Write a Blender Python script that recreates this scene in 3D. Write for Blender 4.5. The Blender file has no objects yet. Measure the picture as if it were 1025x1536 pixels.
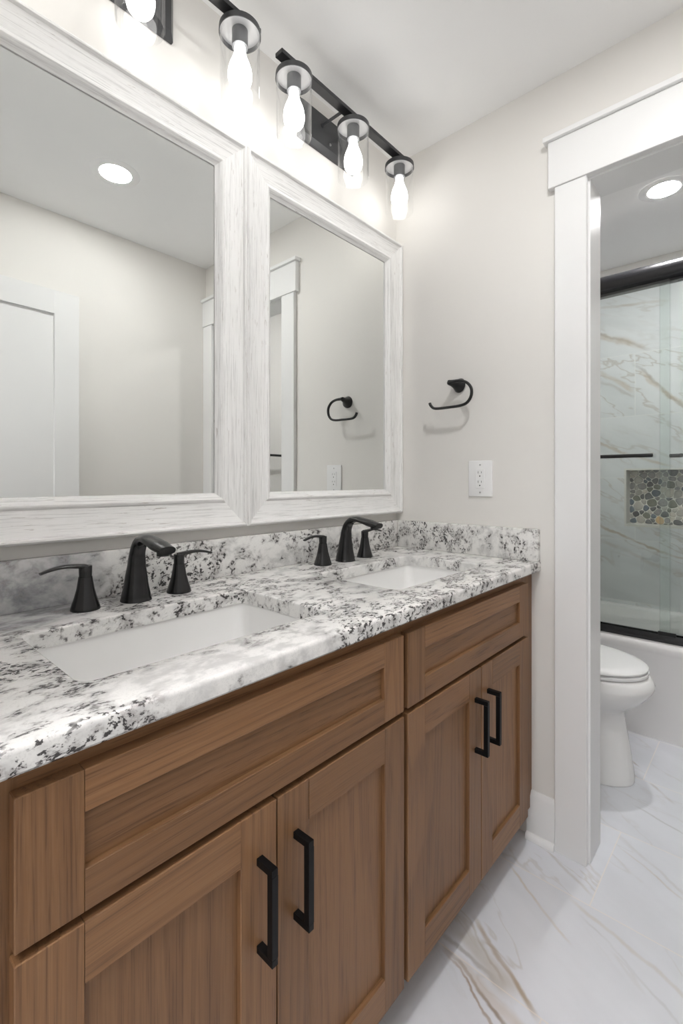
import bpy, bmesh, math, random
from mathutils import Vector, Matrix
random.seed(7)
S = bpy.context.scene
COL = S.collection

# ------------------------------------------------------------------ room dimensions (metres)
YW, WT = 1.5643, .112          # far wall face and thickness
W = 1.43                       # room width (x)
ZC = 2.437                     # ceiling height
YE = .045                      # entry wall face
YB = 3.20                      # back wall of the tub alcove
DX0, DX1, DZ = .7174, 1.333, 2.072   # opening in the far wall

# ------------------------------------------------------------------ camera
cam = bpy.data.objects.new('camera', bpy.data.cameras.new('camera'))
COL.objects.link(cam)
cam.location = (1.1203, 0.0, 1.16)
cam.rotation_euler = (math.radians(90), 0, math.radians(42.2))
cam.data.sensor_fit = 'HORIZONTAL'
cam.data.sensor_width = 36
cam.data.lens = 709.6 / 1025 * 36
cam.data.shift_y = -47 / 1025
cam.data.clip_start = .02
S.camera = cam

# ------------------------------------------------------------------ exposure, light
vs = S.view_settings
S.display_settings.display_device = 'sRGB'
vs.view_transform = 'Standard'; vs.look = 'None'; vs.gamma = 1.0; vs.use_curve_mapping = False
vs.exposure = 0.36
S.cycles.use_denoising = True
S.cycles.max_bounces = 14; S.cycles.diffuse_bounces = 7; S.cycles.glossy_bounces = 7
S.cycles.transparent_max_bounces = 24
S.cycles.caustics_reflective = False; S.cycles.caustics_refractive = False
S.cycles.sample_clamp_indirect = 6

BULB = 6.6          # emission strength of the vanity bulbs
DOWN_BATH, DOWN_WC = 205.0, 240.0
HALL = 20.5

wd = bpy.data.worlds.new('world'); S.world = wd; wd.use_nodes = True
wd.node_tree.nodes['Background'].inputs[0].default_value = (.9, .95, 1, 1)
wd.node_tree.nodes['Background'].inputs[1].default_value = .2

def area_lamp(name, loc, size, power, color=(1, 1, 1), rot=(0, 0, 0)):
    l = bpy.data.lights.new(name, 'AREA'); l.shape = 'RECTANGLE'
    l.size, l.size_y = size; l.energy = power; l.color = color
    o = bpy.data.objects.new(name, l); COL.objects.link(o)
    o.location = loc; o.rotation_euler = rot
    return o
# fill light added in the unseen hall beyond the entry doorway, behind the camera
area_lamp('hall_fill_light', (1.0, -.75, 2.40), (.9, .7), HALL, (1, 1, 1))

# ------------------------------------------------------------------ node helper
class NT:
    def __init__(s, name, rough=.5, spec=.5, metal=0):
        s.m = bpy.data.materials.new(name); s.m.use_nodes = True
        s.t = s.m.node_tree; s.b = s.t.nodes['Principled BSDF']
        s.b.inputs['Roughness'].default_value = rough
        s.b.inputs['Specular IOR Level'].default_value = spec
        s.b.inputs['Metallic'].default_value = metal
    def n(s, typ, **kw):
        x = s.t.nodes.new(typ)
        for k, v in kw.items(): setattr(x, k, v)
        return x
    def put(s, sock, v):
        if isinstance(v, bpy.types.NodeSocket): s.t.links.new(v, sock)
        elif isinstance(v, (tuple, list)):
            v = tuple(v)
            if len(sock.default_value) == 4 and len(v) == 3: v = v + (1,)
            sock.default_value = v
        else: sock.default_value = v
    def math(s, op, a, b=None, c=None, clamp=False):
        x = s.n('ShaderNodeMath', operation=op, use_clamp=clamp)
        s.put(x.inputs[0], a)
        if b is not None: s.put(x.inputs[1], b)
        if c is not None: s.put(x.inputs[2], c)
        return x.outputs[0]
    def add(s, a, b): return s.math('ADD', a, b)
    def sub(s, a, b): return s.math('SUBTRACT', a, b)
    def mul(s, a, b): return s.math('MULTIPLY', a, b)
    def vmath(s, op, a, b=None):
        x = s.n('ShaderNodeVectorMath', operation=op)
        s.put(x.inputs[0], a)
        if b is not None: s.put(x.inputs[1], b)
        return x.outputs['Value'] if op in ('DOT_PRODUCT', 'LENGTH', 'DISTANCE') else x.outputs[0]
    def smooth(s, v, lo, hi, a=0., b=1.):
        x = s.n('ShaderNodeMapRange', interpolation_type='SMOOTHSTEP')
        s.put(x.inputs['Value'], v)
        for k, q in (('From Min', lo), ('From Max', hi), ('To Min', a), ('To Max', b)): s.put(x.inputs[k], q)
        return x.outputs[0]
    def mix(s, f, a, b):
        x = s.n('ShaderNodeMix', data_type='RGBA')
        s.put(x.inputs[0], f); s.put(x.inputs[6], a); s.put(x.inputs[7], b)
        return x.outputs[2]
    def noise(s, vec, scale, detail=3, rough=.5, dist=0., color=False):
        x = s.n('ShaderNodeTexNoise')
        s.put(x.inputs['Vector'], vec); x.inputs['Scale'].default_value = scale
        x.inputs['Detail'].default_value = detail; x.inputs['Roughness'].default_value = rough
        x.inputs['Distortion'].default_value = dist
        return x.outputs['Color' if color else 'Fac']
    def objc(s): return s.n('ShaderNodeTexCoord').outputs['Object']
    def pos(s): return s.n('ShaderNodeNewGeometry').outputs['Position']
    def rand(s): return s.n('ShaderNodeObjectInfo').outputs['Random']
    def sep(s, v):
        x = s.n('ShaderNodeSeparateXYZ'); s.put(x.inputs[0], v); return x.outputs
    def comb(s, x, y, z):
        c = s.n('ShaderNodeCombineXYZ')
        for i, v in enumerate((x, y, z)): s.put(c.inputs[i], v)
        return c.outputs[0]
    def bump(s, h, strength=.2, dist=.002):
        x = s.n('ShaderNodeBump'); x.inputs['Strength'].default_value = strength; x.inputs['Distance'].default_value = dist
        s.put(x.inputs['Height'], h); s.t.links.new(x.outputs[0], s.b.inputs['Normal'])
    def col(s, c): s.put(s.b.inputs['Base Color'], c)
    def rgh(s, r): s.put(s.b.inputs['Roughness'], r)

def plain(name, c, rough=.5, spec=.5, metal=0, bump=None):
    k = NT(name, rough, spec, metal)
    p = k.objc()
    f = k.noise(p, 6, 2)
    k.col(k.mix(f, tuple(x * .985 for x in c), tuple(min(1, x * 1.015) for x in c)))
    if bump: k.bump(k.noise(p, bump[0], 3), bump[1], bump[2])
    return k.m

M = {}
M['wall'] = plain('beige_wall_paint', (.787, .768, .737), .55, .3, bump=(220, .05, .001))
M['ceiling'] = plain('white_ceiling_paint', (.92, .92, .917), .8, .2, bump=(180, .05, .001))
M['trim'] = plain('white_trim_paint', (.83, .83, .828), .28, .5, bump=(60, .03, .001))
M['black'] = plain('matte_black_metal', (.005, .005, .0055), .33, .42)
M['faucet'] = plain('satin_black_faucet_finish', (.006, .006, .0065), .26, .5)
M['pull'] = plain('black_powder_coat', (.0045, .0045, .005), .42, .16)
M['blackgloss'] = plain('satin_black_aluminium', (.012, .012, .014), .27, .6)
M['plate'] = plain('charcoal_fixture_metal', (.06, .061, .064), .38, .5, .35)
M['holder'] = plain('grey_lamp_holder_metal', (.20, .203, .21), .36, .5, .4)
M['bar'] = plain('satin_black_bar', (.022, .022, .024), .3, .5)
M['cap'] = plain('bulb_lit_cap_colour', (.72, .72, .73), .3, .5, .3)  # bulb light on the cap underside, put into its pale colour
M['porcelain'] = plain('white_porcelain', (.87, .865, .855), .08, .5)
M['acrylic'] = plain('white_tub_acrylic', (.87, .855, .85), .16, .5)
M['plastic'] = plain('white_plastic', (.86, .86, .86), .3, .5)
M['slot'] = plain('dark_slot', (.015, .015, .015), .6, .2)
M['steel'] = plain('brushed_steel', (.5, .5, .5), .3, .5, 1)
M['paper'] = plain('tissue_paper', (.92, .92, .91), .9, .1, bump=(120, .2, .001))
M['hallwall'] = plain('pale_hall_paint', (.84, .83, .82), .6, .3)

def emit(name, c, strength):
    k = NT(name); k.put(k.b.inputs['Base Color'], (.9, .9, .9)); k.put(k.b.inputs['Emission Color'], c)
    f = k.noise(k.objc(), 8, 1)
    k.put(k.b.inputs['Emission Strength'], k.math('MULTIPLY_ADD', f, .04 * strength, .98 * strength))
    return k.m
M['bulb'] = emit('frosted_bulb_glass', (1, .985, .96), BULB)
M['down_bath'] = emit('downlight_lens', (1, .995, .985), DOWN_BATH)
M['down_wc'] = emit('downlight_lens_cool', (1, .985, .985), DOWN_WC)

def glass(name, tint, edge=False, refl=1.0):
    m = bpy.data.materials.new(name); m.use_nodes = True; t = m.node_tree
    for x in list(t.nodes): t.nodes.remove(x)
    N = t.nodes.new; L = t.links.new
    out = N('ShaderNodeOutputMaterial'); mx = N('ShaderNodeMixShader')
    tr = N('ShaderNodeBsdfTransparent'); gl = N('ShaderNodeBsdfGlossy')
    tr.inputs[0].default_value = tint + (1,); gl.inputs['Roughness'].default_value = .005
    gl.inputs[0].default_value = (1, 1, 1, 1)
    g = N('ShaderNodeNewGeometry'); d = N('ShaderNodeVectorMath'); d.operation = 'DOT_PRODUCT'
    L(g.outputs['Normal'], d.inputs[0]); L(g.outputs['Incoming'], d.inputs[1])
    a = N('ShaderNodeMath'); a.operation = 'ABSOLUTE'; L(d.outputs['Value'], a.inputs[0])
    b = N('ShaderNodeMath'); b.operation = 'SUBTRACT'; b.inputs[0].default_value = 1; L(a.outputs[0], b.inputs[1])
    c = N('ShaderNodeMath'); c.operation = 'POWER'; L(b.outputs[0], c.inputs[0]); c.inputs[1].default_value = 5
    e = N('ShaderNodeMath'); e.operation = 'MULTIPLY_ADD'; L(c.outputs[0], e.inputs[0])
    e.inputs[1].default_value = .96 * refl; e.inputs[2].default_value = .042 * refl
    L(e.outputs[0], mx.inputs[0]); L(tr.outputs[0], mx.inputs[1]); L(gl.outputs[0], mx.inputs[2]); L(mx.outputs[0], out.inputs[0])
    return m
M['shade'] = glass('clear_shade_glass', (.996, .997, .997), refl=.75)
M['shower_glass'] = glass('greenish_shower_glass', (.930, .955, .943), refl=1.5)
M['glass_edge'] = plain('dark_green_glass_edge', (.10, .14, .13), .15, .5)

def mirror():
    k = NT('silvered_mirror', .0, .5, 1)
    f = k.noise(k.objc(), 3, 1)
    k.col(k.mix(f, (.845, .86, .845), (.85, .865, .85)))
    return k.m
M['mirror'] = mirror()

def wood(name, axis):
    """stained oak, grain along axis 1 (y) or 2 (z)"""
    k = NT(name, .42, .28)
    p = k.objc(); r = k.mul(k.rand(), 37.0)
    p = k.vmath('ADD', p, k.comb(k.mul(r, .31), r, k.mul(r, .77)))
    st = (1, .05, 1) if axis == 1 else (1, 1, .05)
    q = k.vmath('MULTIPLY', p, st)
    st2 = (1, .045, 1) if axis == 1 else (1, 1, .045)
    st3 = (1, .02, 1) if axis == 1 else (1, 1, .02)
    q2 = k.vmath('MULTIPLY', p, st2); q3 = k.vmath('MULTIPLY', p, st3)
    wv = k.mul(k.sub(k.noise(q, 9, 2), .5), .035)
    q2 = k.vmath('ADD', q2, k.comb(wv, wv, wv)); q3 = k.vmath('ADD', q3, k.comb(wv, wv, wv))
    rings = k.noise(q, 5, 2, .45)
    band = k.math('FRACT', k.mul(rings, 26.0))
    band = k.mul(k.smooth(band, .25, .85), k.smooth(band, .85, 1.0, 1, 0))
    pores = k.smooth(k.noise(q3, 400, 2, .55), .53, .64)
    fibre = k.noise(q3, 420, 3, .65)
    tone = k.noise(q, 9, 2)
    c = k.mix(tone, (.205, .101, .045), (.258, .135, .063))
    c = k.mix(k.mul(k.smooth(fibre, .40, .64), .35), c, (.295, .168, .086))
    c = k.mix(k.mul(band, .30), c, (.125, .061, .031))
    c = k.mix(k.mul(k.mul(pores, k.smooth(band, .0, .8, .40, 1)), .52), c, (.085, .042, .021))
    v = k.smooth(k.rand(), 0, 1, .86, 1.08)
    h = k.n('ShaderNodeHueSaturation'); k.put(h.inputs['Value'], v); k.put(h.inputs['Color'], c)
    k.col(h.outputs[0])
    k.rgh(k.smooth(fibre, .3, .7, .32, .45))
    k.bump(k.sub(fibre, k.mul(pores, .8)), .12, .001)
    return k.m
M['wood_v'] = wood('stained_oak_vertical_grain', 2)
M['wood_h'] = wood('stained_oak_horizontal_grain', 1)

def whitewash(name, axis):
    k = NT(name, .5, .35)
    p = k.objc(); r = k.mul(k.rand(), 23.0)
    p = k.vmath('ADD', p, k.comb(k.mul(r, .5), r, k.mul(r, .77)))
    st = (1, .025, 1) if axis == 1 else (1, 1, .025)
    st2 = (1, .10, 1) if axis == 1 else (1, 1, .10)
    q = k.vmath('MULTIPLY', p, st); q2 = k.vmath('MULTIPLY', p, st2)
    streak = k.noise(q, 300, 4, .7)
    patch = k.noise(p, 7, 3)
    cuts = k.noise(q2, 230, 3, .6, .3)
    c = k.mix(k.smooth(streak, .34, .52), (.63, .625, .615), (.835, .83, .82))
    c = k.mix(k.mul(k.smooth(patch, .4, .65), .35), c, (.86, .855, .845))
    sm = k.mul(k.smooth(cuts, .625, .70), k.smooth(patch, .38, .58))
    c = k.mix(k.mul(sm, .55), c, (.36, .31, .28))
    k.col(c)
    k.bump(k.sub(streak, k.mul(sm, 1.2)), .22, .0012)
    return k.m
M['white_v'] = whitewash('whitewashed_wood_vertical', 2)
M['white_h'] = whitewash('whitewashed_wood_horizontal', 1)

def granite():
    k = NT('speckled_white_granite', .12, .5)
    p = k.pos()
    w = k.vmath('ADD', p, k.vmath('SCALE', k.vmath('SUBTRACT', k.noise(p, 24, 3, color=True), (.5, .5, .5))))
    k.t.nodes[-1].name
    # direction of the stone's flow
    mp = k.n('ShaderNodeMapping'); mp.inputs['Rotation'].default_value = (.35, .3, .5); mp.inputs['Scale'].default_value = (1.0, .62, .8)
    k.put(mp.inputs['Vector'], p); q = mp.outputs[0]
    wn = k.vmath('MULTIPLY', k.vmath('SUBTRACT', k.noise(q, 26, 2, color=True), (.5, .5, .5)), (.022, .022, .022))
    q = k.vmath('ADD', q, wn)
    big = k.noise(q, 8.5, 3, .55)
    mid = k.noise(q, 34, 3, .6)
    fine = k.noise(q, 150, 4, .64)
    grain = k.noise(p, 420, 2, .6)
    # places where the stone is crowded with dark crystals (+) or nearly clean (-)
    lift = 0.0
    pw = k.vmath('ADD', p, k.vmath('MULTIPLY', k.vmath('SUBTRACT', k.noise(p, 22, 3, color=True), (.5, .5, .5)), (.06, .06, .06)))
    for A_, B_, rad, amt in (((.10, 1.545, 1.00), (.30, 1.545, .905), .040, .075), ((.57, .10, .885), (.57, .22, .885), .035, .06), ((.25, .12, .899), (.36, .19, .899), .05, .05),
                             ((.02, .60, .95), (.02, .72, .93), .05, .05), ((.565, .62, .885), (.56, .80, .88), .03, .06), ((.52, .9, .885), (.572, 1.5, .885), .035, .04),
                             ((.53, .30, .89), (.53, .56, .89), .075, -.10), ((.40, .76, .899), (.3, .84, .899), .06, .03)):
        a_ = Vector(A_); d_ = Vector(B_) - a_; L2 = d_.length_squared
        t = k.math('DIVIDE', k.vmath('DOT_PRODUCT', k.vmath('SUBTRACT', pw, A_), tuple(d_)), L2, clamp=True)
        t.node.use_clamp = True
        near = k.vmath('ADD', k.vmath('MULTIPLY', k.comb(t, t, t), tuple(d_)), A_)
        lift = k.add(lift, k.mul(k.smooth(k.vmath('DISTANCE', pw, near), rad * .3, rad, 1, 0), amt))
    base = k.mix(k.smooth(mid, .40, .62), (.79, .78, .76), (.59, .585, .575))
    base = k.mix(k.mul(k.smooth(grain, .5, .7), .28), base, (.50, .49, .475))
    # blue-grey cloudy vein crossing behind the nearer basin
    s = k.sep(p)
    dv = k.add(k.sub(s[1], .40), k.add(k.mul(s[0], .75), k.mul(k.sub(k.noise(p, 7, 3), .5), .30)))
    zone = k.mul(k.smooth(dv, -.02, .10, 1, 0), k.smooth(s[0], .10, .22, 1, 0))
    cloud = k.smooth(k.noise(q, 17, 5, .65), .34, .64)
    grey = k.mix(cloud, (.52, .515, .515), (.17, .175, .19))
    base = k.mix(k.mul(zone, .9), base, grey)
    brown = k.mul(k.smooth(k.add(k.mul(mid, .5), k.mul(fine, .5)), .50, .555), k.smooth(k.add(big, lift), .40, .54))
    base = k.mix(k.mul(brown, .62), base, (.36, .335, .325))
    dark = k.mul(k.smooth(fine, .52, .575), k.smooth(k.add(k.add(k.mul(big, .5), k.mul(mid, .5)), lift), .498, .565))
    dark = k.mul(dark, k.math('SUBTRACT', 1.0, k.mul(zone, .7)))
    base = k.mix(k.mul(dark, .93), base, (.030, .028, .029))
    k.col(base)
    k.rgh(k.smooth(grain, .3, .7, .12, .2))
    return k.m
M['granite'] = granite()

def veins(k, u, v, lst, base):
    """lst: (a, b, half width, colour, strength, wobble) with a, b end points in the (u, v) plane"""
    p = k.comb(u, v, 0.0)
    n1 = k.sub(k.noise(p, 5.5, 4, .6), .5); n2 = k.sub(k.noise(p, 26, 3, .6), .5)
    fade = k.noise(p, 9, 2)
    c = base
    for (ax, ay), (bx, by), w, colr, stg, wob in lst:
        dx, dy = bx - ax, by - ay; ln = math.hypot(dx, dy); dx /= ln; dy /= ln
        d = k.math('MULTIPLY_ADD', u, -dy, dy * ax - dx * ay)
        d = k.math('MULTIPLY_ADD', v, dx, d)
        d = k.math('MULTIPLY_ADD', n1, wob, d)
        d = k.math('MULTIPLY_ADD', n2, wob * .13, d)
        t = k.math('MULTIPLY_ADD', u, dx / ln, -(dx * ax + dy * ay) / ln)
        t = k.math('MULTIPLY_ADD', v, dy / ln, t)
        t = k.math('ABSOLUTE', k.sub(t, .5))
        f = k.mul(k.smooth(k.math('ABSOLUTE', d), w * .15, w, 1, 0), k.smooth(t, .35, .62, 1, 0))
        f = k.mul(f, k.smooth(fade, .3, .6, .35 * stg, stg))
        c = k.mix(f, c, colr)
    return c

GOLD, GREY, BRN = (.50, .40, .30), (.48, .475, .47), (.30, .215, .145)
def floor_tile():
    k = NT('white_marble_floor_tile', .16, .5)
    s = k.sep(k.pos()); u, v = s[0], s[1]
    ry = k.math('DIVIDE', k.sub(v, 1.411), .366); row = k.math('FLOOR', ry); fy = k.math('FRACT', ry)
    par = k.math('ABSOLUTE', k.math('FRACT', k.mul(row, .5)))
    rx = k.math('DIVIDE', k.sub(u, k.math('MULTIPLY_ADD', par, .73, .755)), .73); colm = k.math('FLOOR', rx); fx = k.math('FRACT', rx)
    ex = k.mul(k.math('MINIMUM', fx, k.sub(1.0, fx)), .73)
    ey = k.mul(k.math('MINIMUM', fy, k.sub(1.0, fy)), .366)
    e = k.math('MINIMUM', ex, ey)
    # soft marble clouds with veins running diagonally, broken at each tile
    tu = k.add(u, k.mul(row, 3.7)); tv = k.add(v, k.mul(colm, 5.3))
    a = k.add(k.mul(tu, .42), k.mul(tv, .9)); b = k.sub(k.mul(tu, .9), k.mul(tv, .42))
    q = k.comb(k.mul(a, 1.0), k.mul(b, .28), 0.0)
    cl = k.noise(q, 5, 4, .55)
    c = k.mix(k.smooth(cl, .35, .7), (.75, .765, .81), (.68, .693, .735))
    ln = k.math('ABSOLUTE', k.sub(k.noise(q, 6.5, 4, .55, .3), .5))
    c = k.mix(k.mul(k.smooth(ln, 0.0, .016, 1, 0), k.smooth(k.noise(q, 4, 2), .42, .62, 0, .45)), c, (.52, .485, .45))
    V = [((.5272, 1.0405), (.76, .965), .009, (.24, .165, .105), .9, .06), ((.53, 1.03), (.72, .945), .006, (.30, .20, .125), .9, .07),
         ((.55, 1.035), (.80, .985), .024, (.58, .50, .43), .6, .05), ((.5, 1.07), (.66, 1.05), .010, (.30, .27, .25), .6, .06),
         ((.52, 1.12), (.69, 1.05), .042, (.55, .52, .485), .8, .04), ((.5453, 1.1647), (.74, 1.045), .010, (.40, .31, .22), .85, .035), ((.54, 1.15), (.66, 1.06), .006, (.45, .40, .35), .6, .05),
         ((.5455, 1.3946), (.7387, 1.2667), .006, (.58, .50, .42), .6, .03), ((.6091, 1.5278), (.7501, 1.4508), .007, (.52, .49, .46), .5, .03),
         ((.72, 1.40), (1.0, 1.30), .010, (.58, .53, .48), .5, .05), ((.76, 1.36), (1.0, 1.22), .006, GREY, .4, .05),
         ((.762, 1.752), (.95, 1.62), .008, (.55, .53, .52), .5, .04), ((.775, 1.70), (.95, 1.60), .005, GOLD, .4, .04),
         ((.77, 1.955), (.95, 1.89), .007, GREY, .5, .04), ((.64, 2.3146), (.7278, 2.2342), .007, (.42, .36, .31), .7, .03),
         ((.65, 2.22), (.73, 2.15), .008, (.44, .34, .25), .7, .02), ((.7778, 2.137), (.86, 2.06), .009, (.50, .45, .42), .6, .03)]
    c = veins(k, u, v, V, c)
    g = k.smooth(e, .0010, .0020, 1, 0)
    c = k.mix(k.mul(g, .5), c, (.72, .64, .56))
    k.col(c)
    k.rgh(k.smooth(g, 0, 1, .15, .6))
    return k.m
M['floor'] = floor_tile()

def wall_tile():
    k = NT('veined_marble_wall_tile', .12, .5)
    s = k.sep(k.pos()); u, v = k.add(s[0], k.mul(s[1], 0.0)), s[2]
    h = k.add(s[0], k.sub(YB, s[1]))
    rz = k.math('DIVIDE', k.sub(v, 1.176), .3635); row = k.math('FLOOR', rz); fz = k.math('FRACT', rz)
    par = k.math('ABSOLUTE', k.math('FRACT', k.mul(row, .5)))
    rx = k.math('DIVIDE', k.sub(h, k.math('MULTIPLY_ADD', par, .73, .17)), .73); cm = k.math('FLOOR', rx); fx = k.math('FRACT', rx)
    e = k.math('MINIMUM', k.mul(k.math('MINIMUM', fx, k.sub(1.0, fx)), .73), k.mul(k.math('MINIMUM', fz, k.sub(1.0, fz)), .3635))
    a = k.add(k.mul(h, .45), k.mul(v, .9)); b = k.sub(k.mul(h, .9), k.mul(v, .45))
    q = k.comb(k.add(a, k.mul(row, 2.3)), k.mul(b, .3), cm)
    c = k.mix(k.smooth(k.noise(q, 6, 4), .35, .7), (.74, .75, .76), (.64, .655, .665))
    ln = k.math('ABSOLUTE', k.sub(k.noise(q, 6, 4, .55, .3), .5))
    c = k.mix(k.mul(k.smooth(ln, 0, .02, 1, 0), k.smooth(k.noise(q, 5, 2), .4, .6, .1, .6)), c, (.45, .40, .35))
    V = [((.33, 2.075), (.60, 1.915), .012, (.33, .29, .27), .8, .07), ((.35, 2.05), (.58, 1.93), .03, (.52, .44, .36), .7, .07),
         ((.535, 1.84), (.78, 1.54), .012, (.25, .22, .21), .85, .07), ((.56, 1.79), (.8, 1.53), .02, (.50, .39, .28), .75, .07),
         ((.33, 1.39), (.58, 1.29), .014, (.48, .39, .29), .75, .07), ((.34, .89), (.78, .72), .011, (.42, .33, .24), .8, .08),
         ((.34, .80), (.8, .62), .02, (.50, .46, .42), .6, .09), ((.35, 1.82), (.53, 1.69), .022, (.55, .47, .39), .7, .06),
         ((.35, 1.76), (.53, 1.66), .014, (.42, .38, .35), .6, .08), ((.35, 2.215), (.70, 2.17), .012, (.50, .44, .38), .7, .04),
         ((.36, .98), (.6, .87), .012, (.5, .47, .44), .5, .08), ((.55, 1.29), (.72, 1.24), .012, (.50, .41, .31), .7, .04),
         ((.62, .90), (.85, .80), .01, (.4, .38, .37), .6, .05)]
    c = veins(k, s[0], v, V, c)
    g = k.smooth(e, .0012, .0022, 1, 0)
    c = k.mix(k.mul(g, .6), c, (.78, .77, .74))
    k.col(c); k.rgh(k.smooth(g, 0, 1, .12, .5))
    return k.m
M['wall_tile'] = wall_tile()
M['niche_trim'] = plain('pale_stone_trim', (.66, .645, .60), .35, .4)
M['grout'] = plain('pale_grout', (.92, .89, .83), .8, .2, bump=(300, .2, .001))
for i, c in enumerate([(.035, .037, .042), (.10, .10, .105), (.095, .125, .16), (.26, .25, .24), (.45, .42, .38), (.15, .155, .115), (.62, .57, .50), (.60, .40, .20)]):
    kk = NT('river_pebble_%d' % i, .35, .5); pp = kk.objc()
    kk.col(kk.mix(kk.noise(pp, 60, 4, .6), tuple(x * .75 for x in c), tuple(x * 1.25 for x in c)))
    M['peb%d' % i] = kk.m

# ------------------------------------------------------------------ mesh helpers
def bm_box(bm, x0, x1, y0, y1, z0, z1, bev=0, seg=2, mat=0):
    b = bmesh.new()
    bmesh.ops.create_cube(b, size=1)
    for v in b.verts: v.co = Vector(((x0 + x1) / 2 + v.co.x * (x1 - x0), (y0 + y1) / 2 + v.co.y * (y1 - y0), (z0 + z1) / 2 + v.co.z * (z1 - z0)))
    if bev: bmesh.ops.bevel(b, geom=b.edges[:], offset=bev, segments=seg, affect='EDGES', profile=.5)
    for f in b.faces: f.material_index = mat
    merge(bm, b)
def merge(bm, b):
    me = bpy.data.meshes.new('tmp'); b.to_mesh(me); b.free(); bm.from_mesh(me); bpy.data.meshes.remove(me)
def box(*a, **k):
    bm = bmesh.new(); bm_box(bm, *a, **k); return bm
def loft(bm, rings, cap0=True, cap1=True, closed=True, mat=0):
    R = [[bm.verts.new(p) for p in r] for r in rings]; n = len(R[0])
    for a, b in zip(R, R[1:]):
        for i in range(n if closed else n - 1):
            f = bm.faces.new((a[i], a[(i + 1) % n], b[(i + 1) % n], b[i])); f.material_index = mat
    if cap0: bm.faces.new(R[0][::-1]).material_index = mat
    if cap1: bm.faces.new(R[-1]).material_index = mat
    return R
def lathe(bm, c, prof, n=32, axis='z', cap0=True, cap1=True, mat=0):
    """prof: (radius, height along axis) list"""
    rings = []
    for r, h in prof:
        ring = []
        for i in range(n):
            t = 2 * math.pi * i / n; a, b = r * math.cos(t), r * math.sin(t)
            o = {'z': (a, b, h), 'x': (h, a, b), 'y': (b, h, a), '-y': (a, -h, b)}[axis]
            ring.append(Vector(c) + Vector(o))
        rings.append(ring)
    loft(bm, rings, cap0, cap1, mat=mat)
def catmull(pts, n):
    out = []; P = [Vector(p) for p in pts]; P = [2 * P[0] - P[1]] + P + [2 * P[-1] - P[-2]]
    for i in range(1, len(P) - 2):
        for j in range(n):
            t = j / n; a, b, c, d = P[i - 1:i + 3]
            out.append(.5 * ((2 * b) + (c - a) * t + (2 * a - 5 * b + 4 * c - d) * t * t + (3 * b - a - 3 * c + d) * t ** 3))
    out.append(P[-2]); return out
def sweep(bm, path, ra, rb, side, n=20, power=2.0, mat=0):
    """elliptical sweep; ra half width along side, rb half height across; power>2 makes it squarer"""
    side = Vector(side).normalized(); rings = []
    for i, p in enumerate(path):
        t = (path[min(i + 1, len(path) - 1)] - path[max(i - 1, 0)]).normalized()
        s = (side - t * side.dot(t)).normalized(); u = t.cross(s)
        a = ra[i] if isinstance(ra, list) else ra; b = rb[i] if isinstance(rb, list) else rb
        ring = []
        for j in range(n):
            w = 2 * math.pi * j / n; cw, sw = math.cos(w), math.sin(w)
            e = 2 / power
            ring.append(p + s * (a * math.copysign(abs(cw) ** e, cw)) + u * (b * math.copysign(abs(sw) ** e, sw)))
        rings.append(ring)
    loft(bm, rings, mat=mat)
def lerp_list(knots, n):
    """piecewise-linear list with n samples per span (matches catmull length)"""
    out = []
    for a, b in zip(knots, knots[1:]):
        for j in range(n):
            t = j / n; t = t * t * (3 - 2 * t) * .5 + t * .5
            out.append(a + (b - a) * t)
    return out + [knots[-1]]
def rrect(x0, x1, y0, y1, r, z, n=6):
    pts = []
    for cx, cy, a0 in ((x1 - r, y1 - r, 0), (x0 + r, y1 - r, 90), (x0 + r, y0 + r, 180), (x1 - r, y0 + r, 270)):
        for i in range(n + 1):
            t = math.radians(a0 + 90 * i / n); pts.append(Vector((cx + r * math.cos(t), cy + r * math.sin(t), z)))
    return pts

# ------------------------------------------------------------------ scene objects
def thing(name, label, cat, loc, group=None):
    o = bpy.data.objects.new(name, None); COL.objects.link(o); o.location = loc
    o.empty_display_size = .05
    o['label'] = label; o['category'] = cat
    if group: o['group'] = group
    return o
ORIGIN = {}
def obj(name, bm, mats, parent=None, smooth=None, label=None):
    """link a bmesh whose vertices are in world space as one object below parent"""
    bmesh.ops.recalc_face_normals(bm, faces=bm.faces[:])
    root = parent; off = Vector((0, 0, 0))
    while root is not None:
        off += root.location; root = root.parent
    if parent is None:
        xs = [v.co for v in bm.verts]
        off = Vector((sum(c.x for c in xs) / len(xs), sum(c.y for c in xs) / len(xs), min(c.z for c in xs)))
    for v in bm.verts: v.co -= off
    me = bpy.data.meshes.new(name); bm.to_mesh(me); bm.free()
    for m in (mats if isinstance(mats, (list, tuple)) else [mats]): me.materials.append(m)
    if smooth is not None:
        for p in me.polygons: p.use_smooth = True
        if smooth < 180: me.set_sharp_from_angle(angle=math.radians(smooth))
    o = bpy.data.objects.new(name, me); COL.objects.link(o)
    if parent is None: o.location = off
    else: o.parent = parent
    if label: o['label'] = label
    return o
def struct(name, bm, mats, label, cat, smooth=None):
    o = obj(name, bm, mats, None, smooth); o['kind'] = 'structure'; o['label'] = label; o['category'] = cat
    return o
def copy_tree(o, parent=None):
    c = o.copy(); COL.objects.link(c); c.parent = parent
    for ch in [x for x in ALL() if x.parent == o]: copy_tree(ch, c)
    return c
def ALL(): return list(COL.objects)

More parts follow.
